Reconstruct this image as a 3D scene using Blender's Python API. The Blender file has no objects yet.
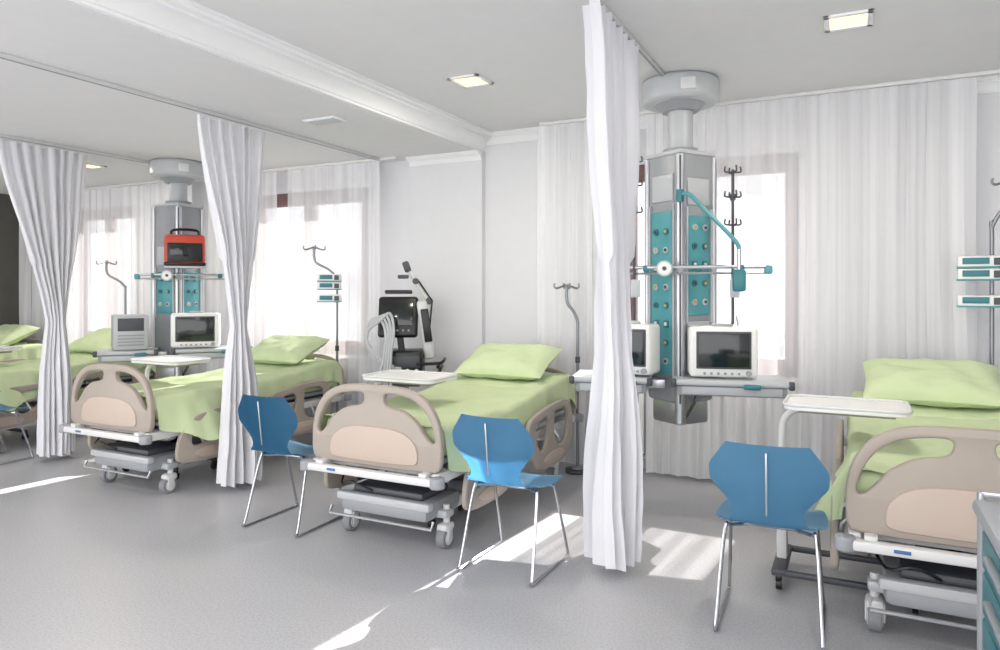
import bpy, bmesh, math, random
from mathutils import Vector, Matrix, noise
random.seed(4)
S = bpy.context.scene
COL = S.collection
S.view_settings.view_transform = 'Standard'
S.view_settings.look = 'None'
S.view_settings.exposure = 0.0

# ------------------------------------------------------------------ materials
def lin(c):
    return tuple(((x/255)/12.92 if x/255 <= .04045 else (((x/255)+.055)/1.055)**2.4) for x in c)

def mat(name, rgb, rough=.5, metal=0, var=.04, vscale=8, bump=0, bscale=60, spec=.5, emit=0, coat=0):
    m = bpy.data.materials.new(name); m.use_nodes = True
    nt = m.node_tree; N = nt.nodes; L = nt.links
    p = N['Principled BSDF']; c = lin(rgb)
    tc = N.new('ShaderNodeTexCoord')
    nz = N.new('ShaderNodeTexNoise'); nz.inputs['Scale'].default_value = vscale; nz.inputs['Detail'].default_value = 3
    L.new(tc.outputs['Object'], nz.inputs['Vector'])
    cr = N.new('ShaderNodeValToRGB')
    cr.color_ramp.elements[0].position = .3; cr.color_ramp.elements[1].position = .7
    cr.color_ramp.elements[0].color = (*[x*(1-var) for x in c], 1)
    cr.color_ramp.elements[1].color = (*[min(1, x*(1+var)) for x in c], 1)
    L.new(nz.outputs['Fac'], cr.inputs['Fac']); L.new(cr.outputs['Color'], p.inputs['Base Color'])
    p.inputs['Roughness'].default_value = rough; p.inputs['Metallic'].default_value = metal
    p.inputs['Specular IOR Level'].default_value = spec
    p.inputs['Coat Weight'].default_value = coat
    if emit:
        p.inputs['Emission Color'].default_value = (*c, 1); p.inputs['Emission Strength'].default_value = emit
    if bump:
        n2 = N.new('ShaderNodeTexNoise'); n2.inputs['Scale'].default_value = bscale; n2.inputs['Detail'].default_value = 4
        L.new(tc.outputs['Object'], n2.inputs['Vector'])
        b = N.new('ShaderNodeBump'); b.inputs['Strength'].default_value = bump; b.inputs['Distance'].default_value = .01
        L.new(n2.outputs['Fac'], b.inputs['Height']); L.new(b.outputs['Normal'], p.inputs['Normal'])
    return m

M_wall = mat('wall_paint', (222, 222, 225), .85, var=.01, bump=.05, bscale=90)
M_walld = mat('dark_wall_paint', (92, 90, 84), .8, var=.05)
M_ceil = mat('ceiling_paint', (226, 225, 226), .9, var=.01)
M_trim = mat('trim_white', (242, 242, 243), .6, var=.01)
M_frame = mat('window_wood', (118, 88, 88), .5, var=.1)
M_white = mat('white_plastic', (232, 232, 230), .35, var=.01)
M_offw = mat('offwhite_metal', (212, 212, 212), .35, var=.02)
M_grey = mat('grey_plastic', (150, 153, 158), .4, var=.02)
M_lgrey = mat('light_grey_metal', (184, 187, 190), .35, var=.02)
M_dgrey = mat('dark_grey', (70, 72, 78), .45, var=.03)
M_black = mat('black_plastic', (20, 20, 23), .35, var=.05)
M_screen = mat('screen_glass', (26, 32, 32), .14, var=.15, vscale=3, coat=.3)
M_beige = mat('beige_plastic', (162, 152, 142), .4, var=.015)
M_pink = mat('inset_plastic', (186, 170, 158), .45, var=.015)
M_green = mat('lime_sheet', (196, 210, 168), .85, var=.03, bump=.35, bscale=14)
M_green2 = mat('lime_pillow', (200, 214, 172), .85, var=.02, bump=.35, bscale=10)
M_blue = mat('blue_shell', (118, 172, 206), .42, var=.02)
M_chrome = mat('chrome', (190, 190, 194), .2, 1, var=.01)
M_steel = mat('brushed_steel', (190, 192, 196), .32, .85, var=.03)
M_teal = mat('teal_plastic', (80, 150, 158), .35, var=.03)
M_teald = mat('teal_dark', (46, 116, 126), .35, var=.03)
M_red = mat('orange_red_plastic', (200, 74, 52), .4, var=.03)
M_rubber = mat('wheel_grey', (128, 130, 134), .6, var=.02)
M_lamp = mat('lamp_panel', (255, 226, 165), .5, var=0, emit=1.6)
M_blued = mat('blue_label', (70, 110, 165), .5)
M_gold = mat('socket_gold', (190, 170, 110), .4)

def fabric_mat():
    m = bpy.data.materials.new('white_curtain_fabric'); m.use_nodes = True
    nt = m.node_tree; N = nt.nodes; L = nt.links; N.remove(N['Principled BSDF'])
    tl = N.new('ShaderNodeBsdfTranslucent'); df = N.new('ShaderNodeBsdfDiffuse')
    tc = N.new('ShaderNodeTexCoord'); nz = N.new('ShaderNodeTexNoise'); nz.inputs['Scale'].default_value = 5
    L.new(tc.outputs['Object'], nz.inputs['Vector'])
    cr = N.new('ShaderNodeValToRGB'); cr.color_ramp.elements[0].color = (.84, .84, .87, 1); cr.color_ramp.elements[1].color = (.90, .90, .93, 1)
    L.new(nz.outputs['Fac'], cr.inputs['Fac']); L.new(cr.outputs[0], tl.inputs[0]); L.new(cr.outputs[0], df.inputs[0])
    mx = N.new('ShaderNodeMixShader'); mx.inputs[0].default_value = .68
    L.new(tl.outputs[0], mx.inputs[1]); L.new(df.outputs[0], mx.inputs[2]); L.new(mx.outputs[0], N['Material Output'].inputs['Surface'])
    return m
M_fabric = fabric_mat()

# floor: speckled vinyl
M_floor = bpy.data.materials.new('vinyl_floor'); M_floor.use_nodes = True
nt = M_floor.node_tree; N = nt.nodes; L = nt.links; p = N['Principled BSDF']
tc = N.new('ShaderNodeTexCoord')
n1 = N.new('ShaderNodeTexNoise'); n1.inputs['Scale'].default_value = 90; n1.inputs['Detail'].default_value = 2
n2 = N.new('ShaderNodeTexNoise'); n2.inputs['Scale'].default_value = 1.3; n2.inputs['Detail'].default_value = 4
L.new(tc.outputs['Object'], n1.inputs['Vector']); L.new(tc.outputs['Object'], n2.inputs['Vector'])
r1 = N.new('ShaderNodeValToRGB'); r1.color_ramp.elements[0].position = .34; r1.color_ramp.elements[1].position = .62
r1.color_ramp.elements[0].color = (*lin((168, 168, 172)), 1); r1.color_ramp.elements[1].color = (*lin((185, 185, 189)), 1)
L.new(n1.outputs['Fac'], r1.inputs['Fac'])
r2 = N.new('ShaderNodeValToRGB'); r2.color_ramp.elements[0].color = (.94, .94, .94, 1); r2.color_ramp.elements[1].color = (1, 1, 1, 1)
L.new(n2.outputs['Fac'], r2.inputs['Fac'])
mx = N.new('ShaderNodeMixRGB'); mx.blend_type = 'MULTIPLY'; mx.inputs[0].default_value = 1
L.new(r1.outputs['Color'], mx.inputs[1]); L.new(r2.outputs['Color'], mx.inputs[2])
L.new(mx.outputs['Color'], p.inputs['Base Color']); p.inputs['Roughness'].default_value = .34
p.inputs['Specular IOR Level'].default_value = .5

# sheer
def sheer_mat():
    m = bpy.data.materials.new('sheer_voile'); m.use_nodes = True
    nt = m.node_tree; N = nt.nodes; L = nt.links; N.remove(N['Principled BSDF'])
    out = N['Material Output']
    tr = N.new('ShaderNodeBsdfTransparent')
    tl = N.new('ShaderNodeBsdfTranslucent'); tl.inputs['Color'].default_value = (.88, .88, .90, 1)
    df = N.new('ShaderNodeBsdfDiffuse'); df.inputs['Color'].default_value = (.88, .88, .90, 1)
    m1 = N.new('ShaderNodeMixShader'); m1.inputs[0].default_value = .86
    L.new(tl.outputs[0], m1.inputs[1]); L.new(df.outputs[0], m1.inputs[2])
    tc = N.new('ShaderNodeTexCoord'); mp = N.new('ShaderNodeMapping'); mp.inputs['Scale'].default_value = (14, 0, .15)
    nz = N.new('ShaderNodeTexNoise'); nz.inputs['Scale'].default_value = 1; nz.inputs['Detail'].default_value = 2
    L.new(tc.outputs['Object'], mp.inputs['Vector']); L.new(mp.outputs[0], nz.inputs['Vector'])
    mr = N.new('ShaderNodeMapRange'); mr.inputs['From Min'].default_value = .35; mr.inputs['From Max'].default_value = .65
    mr.inputs['To Min'].default_value = .62; mr.inputs['To Max'].default_value = .80
    L.new(nz.outputs['Fac'], mr.inputs['Value'])
    m2 = N.new('ShaderNodeMixShader'); L.new(mr.outputs[0], m2.inputs[0])
    L.new(tr.outputs[0], m2.inputs[1]); L.new(m1.outputs[0], m2.inputs[2]); L.new(m2.outputs[0], out.inputs['Surface'])
    return m
M_sheer = sheer_mat()
def glass_mat():
    m = bpy.data.materials.new('window_glass'); m.use_nodes = True
    nt = m.node_tree; N = nt.nodes; L = nt.links; N.remove(N['Principled BSDF'])
    tr = N.new('ShaderNodeBsdfTransparent'); tr.inputs[0].default_value = (.72, .72, .73, 1)
    g = N.new('ShaderNodeBsdfGlossy'); g.inputs['Roughness'].default_value = .02
    mx = N.new('ShaderNodeMixShader'); mx.inputs[0].default_value = .04
    L.new(tr.outputs[0], mx.inputs[1]); L.new(g.outputs[0], mx.inputs[2]); L.new(mx.outputs[0], N['Material Output'].inputs['Surface'])
    return m
M_glass = glass_mat()

# ------------------------------------------------------------------ builder
def R(a, ax): return Matrix.Rotation(math.radians(a), 4, ax)
def T(*v): return Matrix.Translation(Vector(v))
def sstep(a, b_, x):
    t = max(0, min(1, (x-a)/(b_-a))); return t*t*(3-2*t)

def catmull(pts, n=6, closed=False):
    P = [Vector(p) for p in pts]; out = []; k = len(P)
    rng = range(k if closed else k-1)
    for i in rng:
        if closed: a, b, c, d = P[(i-1) % k], P[i], P[(i+1) % k], P[(i+2) % k]
        else: a, b, c, d = P[max(i-1, 0)], P[i], P[i+1], P[min(i+2, k-1)]
        for j in range(n):
            t = j/n
            out.append(.5*((2*b)+(-a+c)*t+(2*a-5*b+4*c-d)*t*t+(-a+3*b-3*c+d)*t**3))
    if not closed: out.append(P[-1])
    return out

class B:
    def __init__(s):
        s.bm = bmesh.new(); s.mats = []
    def mi(s, m):
        if m not in s.mats: s.mats.append(m)
        return s.mats.index(m)
    def merge(s, t, m, M=None):
        if M is not None: bmesh.ops.transform(t, matrix=M, verts=t.verts)
        i = s.mi(m)
        for f in t.faces: f.material_index = i; f.smooth = True
        me = bpy.data.meshes.new('tmp'); t.to_mesh(me); t.free()
        s.bm.from_mesh(me); bpy.data.meshes.remove(me)
    def box(s, size, loc, m, bevel=0, M=None, seg=2, rot=None):
        t = bmesh.new(); bmesh.ops.create_cube(t, size=1)
        bmesh.ops.scale(t, vec=Vector(size), verts=t.verts)
        if bevel: bmesh.ops.bevel(t, geom=t.edges[:], offset=min(bevel, min(size)*.49), segments=seg, affect='EDGES', profile=.5)
        X = T(*loc)
        if rot is not None: X = X @ rot
        if M is not None: X = M @ X
        s.merge(t, m, X)
    def cyl(s, p1, p2, r, m, r2=None, seg=20, M=None, bevel=0):
        p1, p2 = Vector(p1), Vector(p2); d = p2-p1
        t = bmesh.new()
        bmesh.ops.create_cone(t, cap_ends=True, segments=seg, radius1=r, radius2=r if r2 is None else r2, depth=d.length)
        if bevel:
            es = [e for e in t.edges if len(e.link_faces) == 2 and any(len(f.verts) > 4 for f in e.link_faces)]
            bmesh.ops.bevel(t, geom=es, offset=bevel, segments=3, affect='EDGES', profile=.5)
        X = Matrix.Translation((p1+p2)/2) @ d.to_track_quat('Z', 'Y').to_matrix().to_4x4()
        if M is not None: X = M @ X
        s.merge(t, m, X)
    def tube(s, pts, r, m, seg=8, sm=0, closed=False, M=None):
        P = catmull(pts, sm, closed) if sm else [Vector(p) for p in pts]
        t = bmesh.new(); rings = []; n = len(P)
        prev = None
        for i, p in enumerate(P):
            if closed: tan = (P[(i+1) % n]-P[(i-1) % n]).normalized()
            else: tan = (P[min(i+1, n-1)]-P[max(i-1, 0)]).normalized()
            if prev is None:
                a = Vector((0, 0, 1)) if abs(tan.z) < .9 else Vector((1, 0, 0))
                nr = (a-tan*a.dot(tan)).normalized()
            else:
                nr = (prev-tan*prev.dot(tan)).normalized()
            prev = nr; bn = tan.cross(nr)
            rings.append([t.verts.new(p+(nr*math.cos(2*math.pi*k/seg)+bn*math.sin(2*math.pi*k/seg))*r) for k in range(seg)])
        for i in range(n if closed else n-1):
            A, C = rings[i], rings[(i+1) % n]
            for k in range(seg): t.faces.new((A[k], A[(k+1) % seg], C[(k+1) % seg], C[k]))
        if not closed:
            t.faces.new(rings[0][::-1]); t.faces.new(rings[-1])
        bmesh.ops.recalc_face_normals(t, faces=t.faces)
        s.merge(t, m, M)
    def grid(s, fn, nu, nv, m, thick=0, M=None):
        t = bmesh.new()
        V = [[t.verts.new(fn(i/nu, j/nv)) for j in range(nv+1)] for i in range(nu+1)]
        for i in range(nu):
            for j in range(nv): t.faces.new((V[i][j], V[i+1][j], V[i+1][j+1], V[i][j+1]))
        if thick:
            bmesh.ops.solidify(t, geom=t.faces[:], thickness=thick)
            bmesh.ops.recalc_face_normals(t, faces=t.faces)
        s.merge(t, m, M)
    def plate(s, outline, holes, thick, bev, m, M=None, sm=5):
        cu = bpy.data.curves.new('c', 'CURVE'); cu.dimensions = '2D'; cu.fill_mode = 'BOTH'
        cu.extrude = max(thick/2-bev, .0005); cu.bevel_depth = bev; cu.offset = -bev; cu.bevel_resolution = 2
        for loop in [outline]+list(holes):
            P = catmull([(x, y, 0) for x, y in loop], sm, True) if sm else [Vector((x, y, 0)) for x, y in loop]
            sp = cu.splines.new('POLY'); sp.points.add(len(P)-1)
            for q, pt in zip(sp.points, P): q.co = (pt.x, pt.y, 0, 1)
            sp.use_cyclic_u = True
        ob = bpy.data.objects.new('c', cu); COL.objects.link(ob)
        dg = bpy.context.evaluated_depsgraph_get()
        me = bpy.data.meshes.new_from_object(ob.evaluated_get(dg))
        bpy.data.objects.remove(ob); bpy.data.curves.remove(cu)
        t = bmesh.new(); t.from_mesh(me); bpy.data.meshes.remove(me)
        bmesh.ops.remove_doubles(t, verts=t.verts, dist=1e-5)
        s.merge(t, m, M)
    def pillow(s, a, b, h, m, M=None, n=28):
        def f(sgn):
            def g(u, v):
                x = 2*u-1; y = 2*v-1
                k = max(0, (1-abs(x)**3.2))**.55*max(0, (1-abs(y)**3.2))**.55
                w = .006*math.sin(9*x+3*y)*k+.016*noise.noise(Vector((x*2.5, y*2.5, sgn)))*k+.008*noise.noise(Vector((x*6, y*6, sgn)))*k
                ins = 1-.05*(1-abs(y))*abs(x)**2
                ins2 = 1-.07*(1-abs(x))*abs(y)**2
                return Vector((a*x*ins, b*y*ins2, sgn*h*k+w))
            return g
        s.grid(f(1), n, n, m, 0, M)
        s.grid(lambda u, v: f(-1)(1-u, v), n, n, m, 0, M)
    def mesh(s, name):
        me = bpy.data.meshes.new(name); s.bm.to_mesh(me); s.bm.free()
        for m in s.mats: me.materials.append(m)
        me.set_sharp_from_angle(angle=math.radians(38))
        return me
    def obj(s, name, loc=(0, 0, 0), rz=0):
        return put(s.mesh(name), name, loc, rz)

def put(me, name, loc=(0, 0, 0), rz=0):
    o = bpy.data.objects.new(name, me); COL.objects.link(o)
    o.location = loc; o.rotation_euler = (0, 0, math.radians(rz)); return o

# ------------------------------------------------------------------ room
XL, XR, YB, YF = -10.2, 3.2, 5.85, -.4
HZ, LZ = 2.95, 2.79
XBM = -3.14
b = B(); b.box((XR-XL+.4, YB+2.6, .1), ((XR+XL)/2, (YB-2)/2+.1, -.05), M_floor); b.obj('floor')
b = B()
b.box((XR-XBM+.2, YB-YF+.4, .12), ((XR+XBM)/2+.1, (YB+YF)/2+.1, HZ+.06), M_ceil)
b.box((XBM-XL+.2, YB-YF+.4, .28), ((XL+XBM)/2-.1, (YB+YF)/2+.1, LZ+.14), M_ceil)
b.obj('ceiling')
WIN = [(-9.25, -7.98), (-6.05, -4.45), (-1.76, -.38)]
WZ0, WZ1 = .82, 2.56
b = B(); xs = [XL-.1]
for a, c in WIN: xs += [a, c]
xs.append(XR+.2)
for i in range(0, len(xs), 2):
    b.box((xs[i+1]-xs[i], .3, 3.2), ((xs[i+1]+xs[i])/2, YB+.15, 1.5), M_wall)
for a, c in WIN:
    b.box((c-a, .3, WZ0+.1), ((a+c)/2, YB+.15, WZ0/2-.05), M_wall)
    b.box((c-a, .3, 3.1-WZ1), ((a+c)/2, YB+.15, (3.1+WZ1)/2), M_wall)
b.box((.80, .06, LZ), (-3.5, YB-.03, LZ/2), M_wall)
b.obj('wall_back')
b = B(); b.box((.1, YB-YF, HZ), (XL-.05, (YB+YF)/2, HZ/2), M_walld); b.obj('wall_left')
b = B(); b.box((.1, YB-YF, HZ), (XR+.05, (YB+YF)/2, HZ/2), M_wall); b.obj('wall_right')

for k, (a, c) in enumerate(WIN):
    b = B(); y = YB+.05; w = c-a; mx_ = (a+c)/2
    for x in (a+.05, c-.05): b.box((.10, .08, WZ1-WZ0), (x, y, (WZ0+WZ1)/2), M_frame, .006)
    for z in (WZ0+.05, WZ1-.05): b.box((w, .08, .10), (mx_, y, z), M_frame, .006)
    b.box((.13, .085, WZ1-WZ0), (mx_, y, (WZ0+WZ1)/2), M_frame, .006)
    b.box((w-.1, .008, WZ1-WZ0-.1), (mx_, y+.01, (WZ0+WZ1)/2), M_glass)
    for x in (mx_-w/4, mx_+w/4):
        for z in (WZ0+.12, WZ1-.12): b.box((w/2-.1, .06, .05), (x, y-.005, z), M_frame, .006)
    b.box((.02, .05, .12), (mx_-.03, y-.06, 1.6), M_offw, .005)
    b.box((w+.1, .12, .035), (mx_, YB-.03, WZ0-.01), M_white, .008)
    b.obj('window_%d' % (k+1))

# crown trims
def crown(name, length, M):
    prof = [(0, 0), (0, -.155), (.022, -.155), (.022, -.14), (.035, -.135), (.042, -.11), (.07, -.075), (.10, -.058), (.12, -.054), (.12, -.040), (.15, -.036), (.158, -.018), (.175, -.016), (.175, 0)]
    b = B(); t = bmesh.new()
    A = [t.verts.new((0, x, z)) for x, z in prof]; C = [t.verts.new((length, x, z)) for x, z in prof]
    n = len(prof)
    for i in range(n): t.faces.new((A[i], A[(i+1) % n], C[(i+1) % n], C[i]))
    t.faces.new(A[::-1]); t.faces.new(C); bmesh.ops.recalc_face_normals(t, faces=t.faces)
    b.merge(t, M_trim, M); me = b.mesh(name); put(me, name)
crown('trim_1', YB-YF, T(XBM, YB, HZ) @ R(-90, 'Z'))
crown('trim_2', XR-XBM, T(XR, YB, HZ) @ R(180, 'Z') @ Matrix.Scale(.6, 4, (0, 1, 0)) @ Matrix.Scale(.6, 4, (0, 0, 1)))
crown('trim_3', .8, T(-3.1, YB-.06, LZ) @ R(180, 'Z') @ Matrix.Scale(.5, 4, (0, 1, 0)) @ Matrix.Scale(.5, 4, (0, 0, 1)))
b = B(); b.box((XR-XL, .015, .08), ((XR+XL)/2, YB-.008, .04), M_lgrey, .004)
b.box((.82, .015, .08), (-3.5, YB-.068, .04), M_lgrey, .004); b.obj('baseboard_back')

# curtain tracks
def track(x, y0, y1, z):
    b = B(); b.box((.035, y1-y0, .025), (x, (y0+y1)/2, z-.0125), M_offw, .004)
    b.box((.010, y1-y0, .004), (x, (y0+y1)/2, z-.027), M_grey); b.obj('curtain_track')
track(-1.145, -.3, 4.7, HZ); track(-4.15, -.3, 5.6, LZ); track(-6.3, -.3, 5.6, LZ)
b = B(); b.box((XR-XBM-.9, .03, .025), ((XR+XBM)/2+.25, 5.62, HZ-.0125), M_white, .004); b.obj('sheer_track')
b = B(); b.box((-3.95-XL, .03, .025), ((XL-3.95)/2, 5.62, LZ-.0125), M_white, .004); b.obj('sheer_track')

# downlights
for x, y, z in ((-.03, 4.22, HZ), (-2.37, 4.26, HZ), (-7.07, 4.6, LZ), (.4, 1.2, HZ), (-2.4, 1.2, HZ), (-5.2, 1.6, LZ)):
    b = B(); s_ = .105
    for dx, dy, sx, sy in ((0, s_, .24, .03), (0, -s_, .24, .03), (s_, 0, .03, .24), (-s_, 0, .03, .24)):
        b.box((sx, sy, .014), (dx, dy, -.007), M_trim, .003)
    b.box((.18, .18, .006), (0, 0, -.004), M_lamp); b.obj('recessed_ceiling_light', (x, y, z))
    l = bpy.data.lights.new('downlight', 'AREA'); l.size = .18; l.energy = 16; l.color = (1, .93, .8)
    lo = bpy.data.objects.new('downlight_lamp', l); COL.objects.link(lo); lo.location = (x, y, z-.02)
b = B(); b.box((.3, .16, .012), (0, 0, -.006), M_trim, .004)
for i in range(5): b.box((.26, .012, .01), (0, -.05+i*.025, -.014), M_lgrey, .002)
b.obj('ceiling_vent', (-3.59, 4.18, LZ))

# ------------------------------------------------------------------ curtains
def privacy(x0, yt0, yt1, zt, ztie, wtie, wbot, ybc, pleats, seed, atie=.05, abot=.12, zb=.04):
    b = B()
    yc = (yt0+yt1)/2
    def prof(z):
        if z > ztie:
            t = (z-ztie)/(zt-ztie); e = t*t*(3-2*t)*.35+t*.65
            return wtie+(yt1-yt0-wtie)*e, ybc+(yc-ybc)*e, atie+(.045-atie)*t
        t = (ztie-z)/(ztie-zb); e = 1-(1-t)**2.2
        return wtie+(wbot-wtie)*e, ybc, atie+(abot-atie)*e
    def f(u, v):
        z = zb+(zt-.02-zb)*v
        w, c, a = prof(z)
        ph = 2*math.pi*pleats*u+2.0*noise.noise(Vector((u*6, z*.35, seed)))
        s2 = u+.2/pleats*math.sin(ph*2+seed)*(.3+.7*min(1, a/.1))
        env = .45+.55*math.sin(math.pi*min(max(u, 0), 1)) if z < ztie+.5 else 1
        x = x0+a*math.sin(ph)*env*(1+.6*noise.noise(Vector((u*5, z*.5, seed+5))))
        x += .03*noise.noise(Vector((u*3, z*1.3, seed+9)))
        y = c+(s2-.5)*w+.01*noise.noise(Vector((z*2, u*5, seed)))
        x += .006*noise.noise(Vector((u*20, z*7, seed)))
        return Vector((x, y, z+(.012*math.sin(ph*.5) if v == 0 else 0)))
    b.grid(f, pleats*20, 70, M_fabric)
    b.obj('privacy_curtain')
privacy(-1.145, 3.20, 4.05, HZ-.03, 1.15, .22, .30, 3.64, 8, 1.0, atie=.07, abot=.12, zb=.06)
privacy(-4.15, 3.47, 4.12, LZ-.03, 1.22, .13, .38, 3.88, 7, 2.0, atie=.05, abot=.13, zb=.06)
privacy(-6.3, 3.30, 4.10, LZ-.03, 1.22, .17, .30, 3.80, 8, 3.0, atie=.07, abot=.13, zb=.06)

def sheer(x0, x1, z1, seed):
    b = B(); n = int((x1-x0)/.0125)
    def f(u, v):
        x = x0+(x1-x0)*u; z = .03+(z1-.04)*v
        a = .014+.008*(1-v)
        ph = x*2*math.pi/.15+4.5*noise.noise(Vector((x*2.2, z*.25, seed)))
        return Vector((x+.010*math.sin(ph*2), 5.62+a*math.sin(ph)*(1+.9*noise.noise(Vector((x*4, z*.4, seed+3))))+.012*noise.noise(Vector((x*11, z*.3, seed+7))), z))
    b.grid(f, n, 24, M_sheer); b.obj('sheer_curtain')
sheer(-2.46, -1.67, HZ-.02, 1); sheer(-1.50, .72, HZ-.02, 2)
sheer(-5.32, -4.16, LZ-.02, 3); sheer(-6.5, -5.48, LZ-.02, 4); sheer(-10.1, -6.75, LZ-.02, 5)

# ------------------------------------------------------------------ radiators
def radiator(x0, x1):
    b = B(); n = int((x1-x0)/.075)
    b.box((x1-x0, .012, .56), ((x0+x1)/2, YB-.06, .42), M_white, .004)
    b.box((x1-x0, .012, .56), ((x0+x1)/2, YB-.125, .42), M_grey, .004)
    for i in range(n):
        x = x0+.03+i*(x1-x0-.06)/(n-1); b.box((.045, .022, .54), (x, YB-.14, .42), M_white, .008)
    b.box((x1-x0+.01, .09, .015), ((x0+x1)/2, YB-.10, .705), M_white, .004)
    for x in (x0+.1, x1-.1):
        b.box((.03, .05, .14), (x, YB-.095, .07), M_white)
    b.cyl((x1-.01, YB-.09, .2), (x1+.06, YB-.09, .2), .014, M_chrome); b.cyl((x1+.05, YB-.09, 0), (x1+.05, YB-.09, .2), .01, M_white)
    b.obj('radiator')
radiator(-1.75, -.55); radiator(-5.6, -4.6)

# ------------------------------------------------------------------ bed
def sym(h): return h+[(-x, z) for x, z in reversed(h) if abs(x) > 1e-6]
def caster(b, x, y, wr=.062, m=M_offw, stem=.16):
    b.cyl((x-.028, y, wr), (x+.028, y, wr), wr, M_rubber, seg=28, bevel=.008)
    b.cyl((x-.031, y, wr), (x+.031, y, wr), wr*.62, M_offw, seg=24)
    b.box((.075, .10, .05), (x, y+.01, wr+.06), m, .02)
    b.box((.008, .05, .08), (x-.036, y, wr+.025), m, .003); b.box((.008, .05, .08), (x+.036, y, wr+.025), m, .003)
    b.cyl((x, y+.02, wr+.06), (x, y+.02, stem+.05), .02, m)

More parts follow.
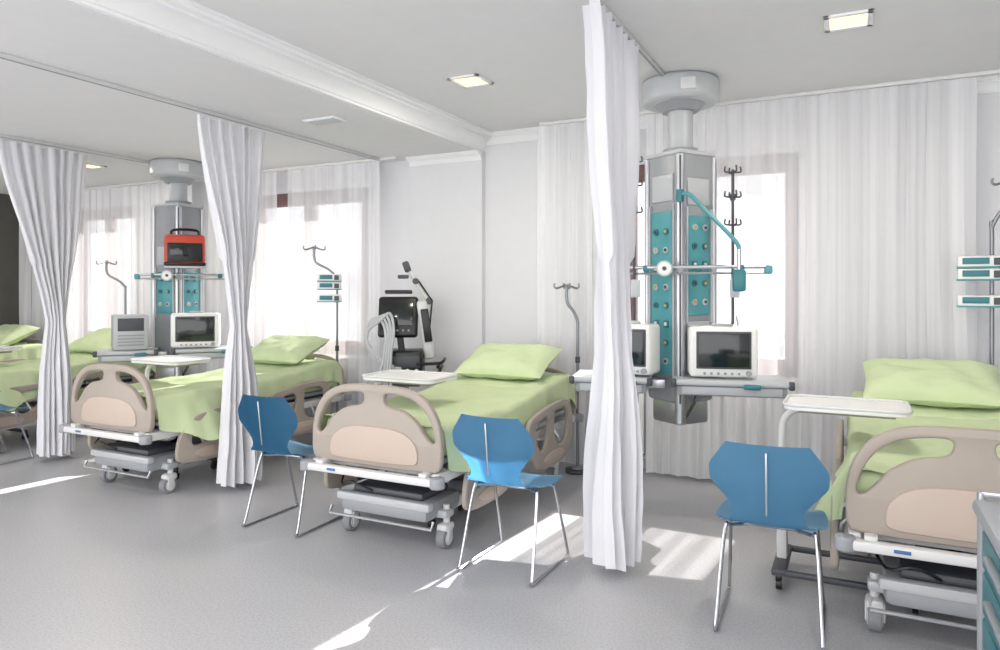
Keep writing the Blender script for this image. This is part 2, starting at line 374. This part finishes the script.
def build_bed():
    b = B()
    Z90 = R(90, 'X')
    half = [(0, .955), (.14, .953), (.26, .935), (.355, .885), (.42, .80), (.45, .70), (.455, .60), (.445, .52), (.40, .492), (.2, .485), (0, .485)]
    slot = [(.085, .905), (.18, .902), (.27, .88), (.345, .825), (.395, .74), (.412, .665), (.385, .655), (.34, .70), (.285, .765), (.20, .815), (.10, .835), (.07, .87)]
    holes = [slot, [(-x, z) for x, z in slot]]
    b.plate(sym(half), holes, .042, .012, M_beige, T(0, .01, 0) @ Z90, 5)
    inset = sym([(0, .715), (.12, .712), (.22, .69), (.285, .64), (.305, .585), (.295, .53), (.2, .518), (0, .515)])
    b.plate(inset, [], .014, .005, M_pink, T(0, -.014, 0) @ Z90, 4)
    hb = [(x, .485+(z-.485)*.82) for x, z in sym(half)]
    b.plate(hb, [[(x, .485+(z-.485)*.82) for x, z in h] for h in holes], .04, .012, M_beige, T(0, 2.09, 0) @ Z90, 5)
    b.box((.90, .05, .045), (0, -.055, .455), M_offw, .012)
    b.box((.06, .012, .014), (-.25, -.078, .457), M_blued, .002)
    for sx in (-1, 1):
        b.cyl((sx*.455, -.05, .425), (sx*.455, -.05, .485), .042, M_grey, seg=20, bevel=.01)
        b.box((.05, 2.1, .06), (sx*.42, 1.03, .46), M_offw, .01)
        b.cyl((sx*.455, 2.14, .425), (sx*.455, 2.14, .485), .042, M_grey, seg=20, bevel=.01)
        b.box((.05, .09, .05), (sx*.36, -.01, .47), M_offw, .006)
    b.box((.9, .05, .05), (0, 2.12, .455), M_offw, .012)
    for y in (.1, .75, 1.35, 2.0): b.box((.84, .05, .05), (0, y, .47), M_offw, .008)
    for y0, y1 in ((.06, .55), (.57, .95), (.97, 1.25), (1.27, 2.05)):
        b.box((.86, y1-y0, .03), (0, (y0+y1)/2, .545), M_grey, .008)
    for sx in (-.3, .3): b.box((.04, 1.9, .05), (sx, 1.03, .51), M_dgrey)
    for y0, y1 in ((.35, .62), (1.75, 1.48)):
        for sx in (-.2, .2):
            b.tube([(sx, y0, .23), (sx, y1, .46)], .028, M_offw, 8)
        b.cyl((-.24, y0, .23), (.24, y0, .23), .022, M_steel); b.cyl((-.24, y1, .45), (.24, y1, .45), .022, M_steel)
    b.tube([(0, .5, .26), (0, .95, .42)], .03, M_black, 12)
    b.tube([(-.36, .3, .30), (-.36, .6, .27), (-.33, .9, .43)], .008, M_black, 6, 5)
    b.tube([(-.1, .12, .30), (-.2, .05, .36), (-.3, .08, .33), (-.36, .2, .40)], .007, M_black, 6, 5)
    b.box((.62, .40, .11), (0, .27, .225), M_grey, .035)
    b.box((.66, .06, .05), (0, .09, .265), M_lgrey, .015)
    b.box((.50, .30, .05), (0, .27, .30), M_dgrey, .02)
    b.box((.62, .34, .11), (0, 1.82, .225), M_lgrey, .035)
    for sx in (-.27, .27): b.box((.06, 1.5, .07), (sx, 1.03, .205), M_offw, .012)
    b.box((.36, .5, .08), (0, 1.0, .2), M_grey, .02)
    b.box((.30, .30, .10), (0, .55, .40), M_dgrey, .02)
    for sx in (-.34, .34):
        for y in (.22, 1.86): caster(b, sx, y, stem=.2); b.box((.14, .1, .05), (sx*.88, y+.02, .2), M_lgrey, .015)
    b.tube([(-.36, .06, .20), (-.36, .04, .16), (.36, .04, .16), (.36, .06, .20)], .009, M_steel, 8)
    foot = [(.16, .30), (.20, .245), (.34, .225), (.56, .225), (.72, .25), (.80, .33), (.86, .46), (.88, .56), (.82, .60), (.62, .60), (.42, .585), (.26, .53), (.18, .42)]
    fh = [[(.30, .44), (.36, .50), (.50, .535), (.54, .50), (.50, .42), (.42, .36), (.30, .36)], [(.60, .52), (.66, .545), (.78, .54), (.79, .48), (.72, .38), (.62, .34), (.56, .38)]]
    hd = [(1.02, .56), (1.04, .44), (1.10, .33), (1.20, .25), (1.40, .225), (1.62, .23), (1.76, .27), (1.82, .36), (1.84, .50), (1.80, .62), (1.70, .675), (1.50, .675), (1.28, .655), (1.10, .625)]
    hh = [[(1.14, .53), (1.18, .57), (1.32, .60), (1.38, .56), (1.36, .46), (1.28, .37), (1.18, .40)], [(1.48, .60), (1.54, .62), (1.68, .62), (1.74, .56), (1.74, .44), (1.68, .37), (1.56, .36), (1.48, .42)]]
    for sx in (-1, 1):
        MM = T(sx*.50, 0, 0) @ R(90, 'Z') @ R(90, 'X')
        b.plate(foot, fh, .035, .011, M_beige, MM, 4); b.plate(hd, hh, .035, .011, M_beige, MM, 4)
        b.plate([(.30, .30), (.40, .25), (.55, .25), (.62, .28), (.55, .32), (.42, .33)], [], .045, .005, M_pink, MM, 3)
        b.plate([(1.25, .29), (1.40, .25), (1.58, .26), (1.66, .29), (1.58, .33), (1.38, .335)], [], .045, .005, M_pink, MM, 3)
        for y in (.40, .68, 1.24, 1.64):
            b.tube([(sx*.43, y, .45), (sx*.47, y, .40), (sx*.485, y+.05, .30)], .012, M_steel, 8)
    b.box((.86, 1.98, .17), (0, 1.06, .645), M_green, .04, seg=3)
    b.box((.84, .75, .10), (0, 1.66, .72), M_green, .04, seg=3, rot=R(3.5, 'X'))
    hw = .445
    def sf(u, v):
        y = .045+2.02*v
        g = math.exp(-((y-.45)/.30)**2)
        drop = .17+.19*g+.015*math.sin(7*y)+.01*math.sin(19*y)
        s_ = -1 if u < .5 else 1
        l = abs(2*u-1)*(hw+drop)
        r = .035; up = .085*sstep(.9, 1.95, y)
        fold = math.sin(y*27+s_)*.5+math.sin(y*43+2*s_)*.3
        if l < hw-r: x = l; z = .738+up
        elif l < hw+r*.57:
            a = (l-(hw-r))/(r*1.57)*math.pi/2; x = hw-r+r*math.sin(a); z = .738-r+r*math.cos(a)+up
        else:
            d = l-(hw+r*.57); x = hw+d*(.06+.42*g)+fold*.014*min(1, d/.12); z = .738-r-d*(1-.10*g)+up
        z += .014*noise.noise(Vector((x*s_*4, y*3, 1)))+.010*noise.noise(Vector((x*s_*11, y*7, 4)))
        z -= .012*math.exp(-((y-1.42-.03*math.sin(x*s_*5))/.012)**2)
        end = max(0, v-.97)/.03
        return Vector((s_*x, y, z-.05*end))
    b.grid(sf, 64, 150, M_green)
    b.pillow(.375, .25, .085, M_green2, T(.0, 1.76, .935) @ R(22, 'X'))
    return b.mesh('hospital_bed')
bed = build_bed()
BEDS = [(.42, 3.3), (-2.47, 3.3), (-4.87, 3.33), (-7.5, 3.3), (-9.45, 3.3)]
for x, y in BEDS: put(bed, 'hospital_bed', (x, y, 0))

# ------------------------------------------------------------------ overbed table
def build_table():
    b = B()
    rr = []
    w, d, r = .56, .38, .06
    for cx, cy, a0 in ((w-r, d/2-r, 0), (r, d/2-r, 90), (r, -d/2+r, 180), (w-r, -d/2+r, 270)):
        for k in range(5):
            a = math.radians(a0+k*22.5); rr.append((cx+r*math.cos(a), cy+r*math.sin(a)))
    b.plate(rr, [], .022, .006, M_white, T(0, 0, .91), 0)
    b.tube([(x, y, .925) for x, y in rr], .008, M_offw, 8, 0, True)
    b.box((.44, .22, .025), (.28, 0, .89), M_beige, .008)
    b.tube([(.10, 0, .885), (.02, 0, .86), (-.02, 0, .78), (-.02, 0, .55)], .018, M_offw, 12, 5)
    b.box((.05, .07, .52), (-.02, 0, .33), M_offw, .01)
    b.box((.07, .42, .035), (-.02, 0, .085), M_dgrey, .01)
    for y in (-.19, .19):
        b.box((.62, .035, .03), (.28, y, .085), M_dgrey, .01)
        for x in (-.02, .57):
            b.cyl((x-.012, y, .03), (x+.012, y, .03), .03, M_black, seg=20); b.box((.03, .04, .03), (x, y, .06), M_black, .006)
    return b.mesh('overbed_table')
tb = build_table()
for x, y in BEDS[:4]: put(tb, 'overbed_table', (x-.49 if x < 0 else x-.74, y+.68, 0))

# ------------------------------------------------------------------ chair
def build_chair():
    b = B()
    rows = [(-.075, .855, .165, .030), (-.072, .835, .18, .033), (-.060, .75, .240, .042), (-.050, .68, .238, .044), (-.034, .615, .182, .04), (-.018, .575, .15, .03),
            (.0, .54, .138, .015), (.025, .502, .16, .0), (.06, .478, .205, 0), (.11, .462, .228, 0), (.20, .452, .235, 0), (.32, .452, .232, 0), (.40, .456, .22, 0), (.45, .448, .20, 0), (.475, .43, .175, 0)]
    def at(v):
        t = v*(len(rows)-1); i = min(int(t), len(rows)-2); f = t-i
        return [rows[i][k]*(1-f)+rows[i+1][k]*f for k in range(4)]
    def sm(v):
        a = [at(max(0, min(1, v+d))) for d in (-.016, 0, .016)]
        return [(a[0][k]+2*a[1][k]+a[2][k])/4 for k in range(4)]
    def f(u, v):
        y, z, w, c = sm(v); x = (2*u-1)
        back = 1 if v < .45 else max(0, 1-(v-.45)/.12)
        return Vector((x*w, y+c*x*x*1.1*back, z+(.018*x*x if v > .55 else 0)))
    b.grid(f, 16, 70, M_blue, .012)
    b.box((.009, .006, .27), (0, -.068, .69), M_steel, .002, rot=R(7, 'X'))
    for sx in (-1, 1):
        b.tube([(sx*.10, .20, .435), (sx*.17, .16, .432), (sx*.19, .13, .415), (sx*.212, .03, .06), (sx*.214, .005, .018), (sx*.215, .02, .009), (sx*.215, .06, .009), (sx*.215, .44, .009),
                (sx*.215, .485, .011), (sx*.212, .49, .04), (sx*.19, .37, .40), (sx*.185, .35, .425), (sx*.16, .33, .432), (sx*.10, .31, .435)], .0085, M_chrome, 8, 4)
    b.tube([(-.11, .205, .435), (.11, .205, .435)], .0085, M_chrome); b.tube([(-.11, .305, .435), (.11, .305, .435)], .0085, M_chrome)
    b.box((.2, .16, .01), (0, .25, .445), M_chrome, .003)
    return b.mesh('visitor_chair')
ch = build_chair()
for x, y, r in ((-.33, 3.18, 2), (-1.67, 3.24, -1), (-3.23, 3.24, 1), (-6.76, 3.25, 0)): put(ch, 'visitor_chair', (x, y, 0), r)

# ------------------------------------------------------------------ IV poles
def pump(b, x, y, z, w=.2, M=None):
    b.box((w, .12, .075), (x, y, z), M_white, .012, M)
    b.box((w*.55, .01, .04), (x-w*.12, y-.062, z+.005), M_teald, .003, M)
    b.box((w*.2, .01, .045), (x+w*.34, y-.062, z), M_dgrey, .003, M)
    b.box((w*1.02, .125, .012), (x, y, z-.035), M_teal, .004, M)
def ivpole(loc, rz, top, off, pumps=(), pw=.2, m=None):
    m = m or M_steel
    b = B()
    b.cyl((0, 0, 0), (0, 0, .03), .10, M_dgrey, seg=28, bevel=.006); b.cyl((0, 0, .03), (0, 0, .05), .05, M_grey)
    b.tube([(0, 0, .04), (0, 0, .6), (0, 0, top-.36), (0, 0, top-.30), (off*.35, 0, top-.22), (off*.85, 0, top-.16), (off, 0, top-.10), (off, 0, top)], .013, m, 10, 5)
    b.cyl((0, 0, .9), (0, 0, .95), .02, M_dgrey)
    for a in (0, 90):
        X = T(off, 0, top) @ R(a+15, 'Z')
        b.tube([(-.10, 0, .015), (-.105, 0, -.01), (-.08, 0, -.025), (0, 0, 0), (.08, 0, -.025), (.105, 0, -.01), (.10, 0, .015)], .008, m, 8, 4, M=X)
    for z in pumps:
        pump(b, -.06, -.08, z, pw); b.box((.04, .06, .04), (0, -.02, z), M_dgrey, .005)
    b.obj('iv_pole', loc, rz)
M_pole = mat('pole_steel', (140, 142, 148), .35, .8)
ivpole((-2.04, 5.48, 0), 20, 1.54, -.09, m=M_pole)
ivpole((-4.56, 5.49, 0), 32, 1.92, -.22, (1.62, 1.54, 1.42), .22, M_pole)
ivpole((-7.75, 5.49, 0), 45, 1.83, -.2, m=M_pole)
ivpole((.79, 5.48, 0), -5, 2.2, .1, (1.68, 1.60, 1.43), .26, M_pole)

# ------------------------------------------------------------------ ceiling pendant
def monitor(b, M, w=.42, h=.33, d=.2):
    b.box((w, d, h), (0, 0, h/2+.01), M_white, .025, M, 3)
    b.box((w*.80, .012, h*.74), (0, -d/2-.002, h*.57), M_dgrey, .006, M)
    b.box((w*.74, .008, h*.66), (0, -d/2-.008, h*.57), M_screen, .002, M)
    for i in range(6): b.cyl((-w*.28+i*w*.1, -d/2-.01, h*.11), (-w*.28+i*w*.1, -d/2+.01, h*.11), .009, M_grey, seg=12, M=M)
    b.cyl((w*.36, -d/2-.018, h*.12), (w*.36, -d/2, h*.12), .018, M_grey, seg=16, M=M)
    b.box((w*.3, .03, .02), (0, 0, h+.02), M_lgrey, .008, M)
def pendant(zc, defib=False):
    b = B()
    b.cyl((0, 0, zc-.17), (0, 0, zc), .262, M_lgrey, seg=40, bevel=.035)
    b.box((.10, .04, .08), (.05, -.25, zc-.09), M_offw, .01)
    b.cyl((0, 0, zc-.22), (0, 0, zc-.17), .12, M_grey, seg=32, r2=.17)
    ztop = 2.44 if not defib else 2.36
    b.cyl((0, 0, ztop), (0, 0, zc-.2), .085, M_lgrey, seg=32)
    b.cyl((0, 0, ztop-.01), (0, 0, ztop+.03), .12, M_grey, seg=32)
    b.box((.32, .32, ztop-.74), (0, 0, (ztop+.74)/2), M_grey, .03, rot=R(45, 'Z'))
    b.box((.27, .27, .16), (0, 0, .67), M_steel, .02, rot=R(45, 'Z'))
    b.box((.34, .34, .03), (0, 0, ztop-.015), M_lgrey, .01, rot=R(45, 'Z'))
    b.cyl((0, -.222, .62), (0, -.222, ztop-.04), .034, M_steel, seg=20)
    b.box((.012, .01, ztop-.8), (0, -.256, (ztop+.7)/2), M_dgrey, .002)
    for sx in (-1, 1): b.cyl((sx*.222, 0, .78), (sx*.222, 0, ztop-.04), .02, M_steel, seg=16)
    for a, z0, z1 in (((-45, 1.27, 1.68), (45, 1.27, 1.68)) if defib else ((-45, .93, 2.03), (45, 1.33, 2.0))):
        X = R(a, 'Z')
        b.box((.20, .02, z1-z0), (0, -.166, (z0+z1)/2), M_teal, .006, X)
        b.box((.014, .03, z1-z0+.1), (-.115, -.168, (z0+z1)/2), M_lgrey, .003, X); b.box((.014, .03, z1-z0+.1), (.115, -.168, (z0+z1)/2), M_lgrey, .003, X)
        z = z0+.09; k = 0
        while z < z1-.04:
            for xx in (-.048, .048):
                if k % 3 == 2:
                    b.box((.045, .012, .05), (xx, -.178, z), M_teald, .005, X); b.box((.02, .006, .025), (xx, -.186, z), M_white, .002, X)
                else:
                    b.cyl((xx, -.174, z), (xx, -.186, z), .022, M_teald if k % 2 else M_lgrey, seg=18, M=X)
                    b.cyl((xx, -.18, z), (xx, -.192, z), .011, M_dgrey if (k+(xx > 0)) % 2 else M_gold, seg=14, M=X)
            z += .125; k += 1
        b.box((.20, .012, .18), (0, -.164, z1+.16), M_lgrey, .006, X)
        if a == 45 and not defib:
            b.box((.20, .014, .30), (0, -.166, 1.14), M_lgrey, .006, X)
    zr = 1.65
    b.tube([(-.36, -.20, zr), (-.2, -.27, zr), (0, -.28, zr), (.2, -.27, zr), (.55, -.22, zr)], .013, M_steel, 10)
    b.tube([(-.36, -.20, zr-.04), (0, -.28, zr-.04), (.55, -.22, zr-.04)], .008, M_steel, 8)
    for x, y in ((-.36, -.20), (.55, -.22)): b.box((.05, .05, .055), (x, y, zr-.02), M_teal, .012)
    for x in (.12, .38, -.22): b.box((.04, .045, .045), (x, -.255, zr-.01), M_teald, .01)
    b.box((.04, .1, .04), (0, -.245, zr-.02), M_grey, .006)
    b.cyl((-.10, -.30, zr-.01), (-.10, -.34, zr-.01), .052, M_lgrey, seg=24); b.cyl((-.10, -.338, zr-.01), (-.10, -.346, zr-.01), .042, M_white, seg=24)
    b.cyl((-.10, -.346, zr-.01), (-.10, -.35, zr-.01), .014, M_dgrey, seg=12)
    if not defib:
        for x, y, z0, z1 in ((-.30, -.235, 1.25, 2.38), (.33, -.25, 1.28, 2.28)):
            b.cyl((x, y, z0), (x, y, z1), .010, M_dgrey, seg=10)
            for dz in (0, -.16, -.34):
                for a in (20, 110):
                    X = T(x, y, z1+dz) @ R(a, 'Z')
                    b.tube([(-.05, 0, .02), (-.055, 0, -.01), (-.035, 0, -.018), (.035, 0, -.018), (.055, 0, -.01), (.05, 0, .02)], .006, M_dgrey, 6, 3, M=X)
            b.cyl((x, y, z1-.20), (x, y, z1-.16), .018, M_dgrey, seg=12)
            b.tube([(x, y, z0), (x-.02, y-.02, z0-.06), (x+.03, y-.02, z0-.02), (x+.02, y, z0+.05)], .006, M_steel, 6, 4)
            b.box((.06, .03, .12), (x+.01, y-.025, zr-.14), M_lgrey, .006)
        b.cyl((0, -.26, 2.08), (0, -.26, 2.16), .026, M_teald, seg=16)
        b.tube([(0, -.26, 2.13), (.06, -.30, 2.12), (.14, -.33, 2.03), (.33, -.36, 1.82), (.36, -.36, 1.76)], .014, M_teal, 10, 4)
        b.cyl((.36, -.36, 1.50), (.36, -.36, 1.78), .012, M_chrome, seg=12); b.box((.08, .05, .14), (.36, -.37, 1.56), M_teald, .015)
    for cx, w in ((.31, .72), (-.44, .52)):
        b.box((w, .42, .035), (cx, -.24, .915), M_lgrey, .012); b.box((w-.06, .36, .07), (cx, -.23, .865), M_grey, .01)
        b.box((w-.12, .012, .05), (cx, -.415, .865), M_lgrey, .004)
        for sx in (-1, 1): b.box((.035, .035, .055), (cx+sx*(w/2-.01), -.44, .912), M_dgrey, .01)
        b.box((.10, .05, .03), (cx+.12, -.455, .90), M_teald, .008)
        b.box((.12, .2, .06), (cx*.35, -.10, .87), M_steel, .01)
    if defib:
        monitor(b, T(.16, -.30, .935) @ R(-6, 'Z'), .44, .33)
        M2 = T(-.42, -.26, .935) @ R(8, 'Z')
        b.box((.30, .26, .33), (0, 0, .165), M_lgrey, .02, M2)
        b.box((.22, .012, .12), (0, -.13, .24), M_dgrey, .004, M2)
        for i in range(4): b.box((.22, .012, .012), (0, -.132, .05+i*.03), M_grey, .002, M2)
        MD = T(.06, -.34, 1.73)
        b.box((.36, .22, .28), (0, 0, .16), M_red, .03, MD); b.box((.31, .02, .18), (0, -.11, .13), M_black, .008, MD)
        b.box((.16, .01, .10), (-.05, -.122, .14), M_screen, .003, MD); b.box((.37, .23, .03), (0, 0, .02), M_black, .01, MD)
        b.tube([(-.12, 0, .30), (-.10, 0, .35), (.10, 0, .35), (.12, 0, .30)], .013, M_black, 8, 3, M=MD)
        b.box((.36, .28, .02), (0, .02, -.01), M_lgrey, .005, MD)
    else:
        monitor(b, T(.26, -.27, .935) @ R(4, 'Z'), .42, .32)
        monitor(b, T(-.30, -.26, .935) @ R(-16, 'Z'), .30, .33, .22)
    b.tube([(.15, -.1, .98), (.1, -.18, .8), (.02, -.2, .62), (.1, -.15, .75)], .006, M_dgrey, 6, 5)
    return b.mesh('ceiling_supply_pendant')
put(pendant(HZ), 'ceiling_supply_pendant', (-1.08, 4.93, 0), 12.3)
put(pendant(LZ, True), 'ceiling_supply_pendant', (-6.1, 4.9, 0), 51)

# ------------------------------------------------------------------ ventilator
def ventilator():
    b = B()
    for a in (45, 135, 225, 315):
        X = R(a, 'Z'); b.box((.26, .05, .04), (.13, 0, .09), M_lgrey, .012, X)
        x, y = (X @ Vector((.25, 0, 0))).xy
        b.cyl((x-.012, y, .035), (x+.012, y, .035), .035, M_black, seg=18); b.cyl((x, y, .05), (x, y, .09), .012, M_dgrey)
    b.cyl((0, 0, .08), (0, 0, .78), .035, M_lgrey)
    b.box((.30, .26, .05), (0, 0, .66), M_dgrey, .012)
    b.box((.34, .30, .26), (0, 0, .83), M_black, .03, seg=3)
    b.box((.30, .012, .10), (0, -.15, .86), M_dgrey, .005); b.box((.36, .02, .04), (0, -.15, .73), M_offw, .008)
    for i in range(4): b.cyl((-.12+i*.08, -.15, .78), (-.12+i*.08, -.175, .78), .018, M_white, seg=14)
    X = T(-.06, -.06, 1.06) @ R(-14, 'X')
    b.box((.36, .06, .38), (0, 0, .2), M_black, .05, X, 3); b.box((.27, .01, .21), (0, -.032, .22), M_screen, .004, X)
    b.box((.25, .05, .03), (0, -.02, .43), M_black, .01, X)
    for i in range(5): b.cyl((-.1+i*.05, -.03, .07), (-.1+i*.05, -.037, .07), .010, M_grey, seg=12, M=X)
    b.cyl((-.03, 0, .95), (-.05, -.03, 1.15), .03, M_dgrey)
    b.box((.10, .14, .54), (.19, .02, 1.14), M_offw, .03, seg=3, rot=R(-8, 'Y'))
    b.box((.07, .02, .3), (.20, -.06, 1.18), M_black, .008, rot=R(-8, 'Y'))
    b.tube([(.12, -.15, .75), (.30, -.17, .76), (.33, -.15, .80), (.33, .1, .80), (.28, .14, .78)], .016, M_black, 10, 4)
    b.tube([(.12, -.16, .84), (.32, -.18, .85), (.36, -.14, .87), (.36, .05, .87)], .014, M_black, 8, 4)
    b.tube([(.12, -.16, .70), (.30, -.18, .70), (.34, -.14, .72)], .012, M_black, 8, 4)
    b.tube([(.18, 0, 1.0), (.22, 0, 1.40), (.10, -.02, 1.58), (.02, -.04, 1.72)], .022, M_offw, 10)
    b.tube([(.21, -.03, 1.0), (.25, -.03, 1.40), (.13, -.05, 1.58)], .008, M_black, 8)
    b.cyl((.22, -.03, 1.40), (.22, .03, 1.40), .032, M_dgrey); b.cyl((.10, -.05, 1.58), (.10, .01, 1.58), .028, M_dgrey)
    b.box((.06, .05, .10), (.02, -.04, 1.71), M_dgrey, .015, rot=R(-20, 'Y')); b.box((.10, .03, .035), (-.01, -.05, 1.62), M_dgrey, .01)
    for k in range(4):
        o = k*.035
        b.tube([(-.08+o*.6, -.16, .80), (-.16-o*.3, -.22, .86), (-.30-o*.2, -.22, 1.0+o), (-.31+o, -.2, 1.18+o*.4), (-.22+o, -.18, 1.25+o*.4), (-.15+o*.7, -.2, 1.14), (-.16+o*.6, -.24, .92), (-.2+o, -.26, .72-o)], .013, M_lgrey, 10, 6)
    b.box((.1, .06, .08), (-.12, -.2, .80), M_lgrey, .012)
    b.obj('ventilator', (-3.66, 5.35, 0), 28)
ventilator()

# ------------------------------------------------------------------ cart at right edge
b = B()
b.box((.62, .80, .045), (.31, -.40, .915), M_grey, .018); b.tube([(.02, -.02, .95), (.60, -.02, .95), (.60, -.78, .95), (.02, -.78, .95)], .01, M_steel, 8)
for x, y in ((.02, -.02), (.60, -.02), (.60, -.78), (.02, -.78)): b.cyl((x, y, .93), (x, y, .955), .01, M_steel)
b.box((.56, .74, .76), (.31, -.40, .52), M_lgrey, .012)
for z0, z1 in ((.77, .87), (.65, .76), (.53, .64), (.37, .52), (.17, .36)):
    b.box((.02, .66, z1-z0), (.025, -.40, (z0+z1)/2), M_teald, .006)
    b.box((.02, .40, .016), (.008, -.40, z1-.035), M_grey, .006)
for y in (-.03, -.77): b.box((.04, .04, .78), (.03, y, .51), M_grey, .01)
b.box((.58, .76, .04), (.31, -.40, .12), M_grey, .012)
for x in (.08, .54):
    for y in (-.08, -.72):
        b.cyl((x-.015, y, .05), (x+.015, y, .05), .05, M_rubber, seg=20); b.box((.045, .06, .05), (x, y, .09), M_grey, .01)
b.obj('medical_supply_cart', (.285, 2.30, 0))

# ------------------------------------------------------------------ light
w = bpy.data.worlds.new('World'); S.world = w; w.use_nodes = True
bg = w.node_tree.nodes['Background']; bg.inputs[0].default_value = (.985, .985, .995, 1); bg.inputs[1].default_value = 3.15
s = bpy.data.lights.new('sun', 'SUN'); s.energy = 34; s.angle = math.radians(.5); s.color = (1, .95, .87)
so = bpy.data.objects.new('sun', s); COL.objects.link(so)
so.rotation_euler = Vector((-.1, -1, -.66)).to_track_quat('-Z', 'Y').to_euler()
so.location = (0, 10, 6)

cam = bpy.data.cameras.new('camera'); co = bpy.data.objects.new('camera', cam); COL.objects.link(co)
co.location = (0, 0, 1.5); co.rotation_euler = (math.radians(90), 0, math.radians(26.7))
cam.sensor_width = 36; cam.lens = 36*.705; cam.shift_y = -.035; cam.clip_start = .05
S.camera = co
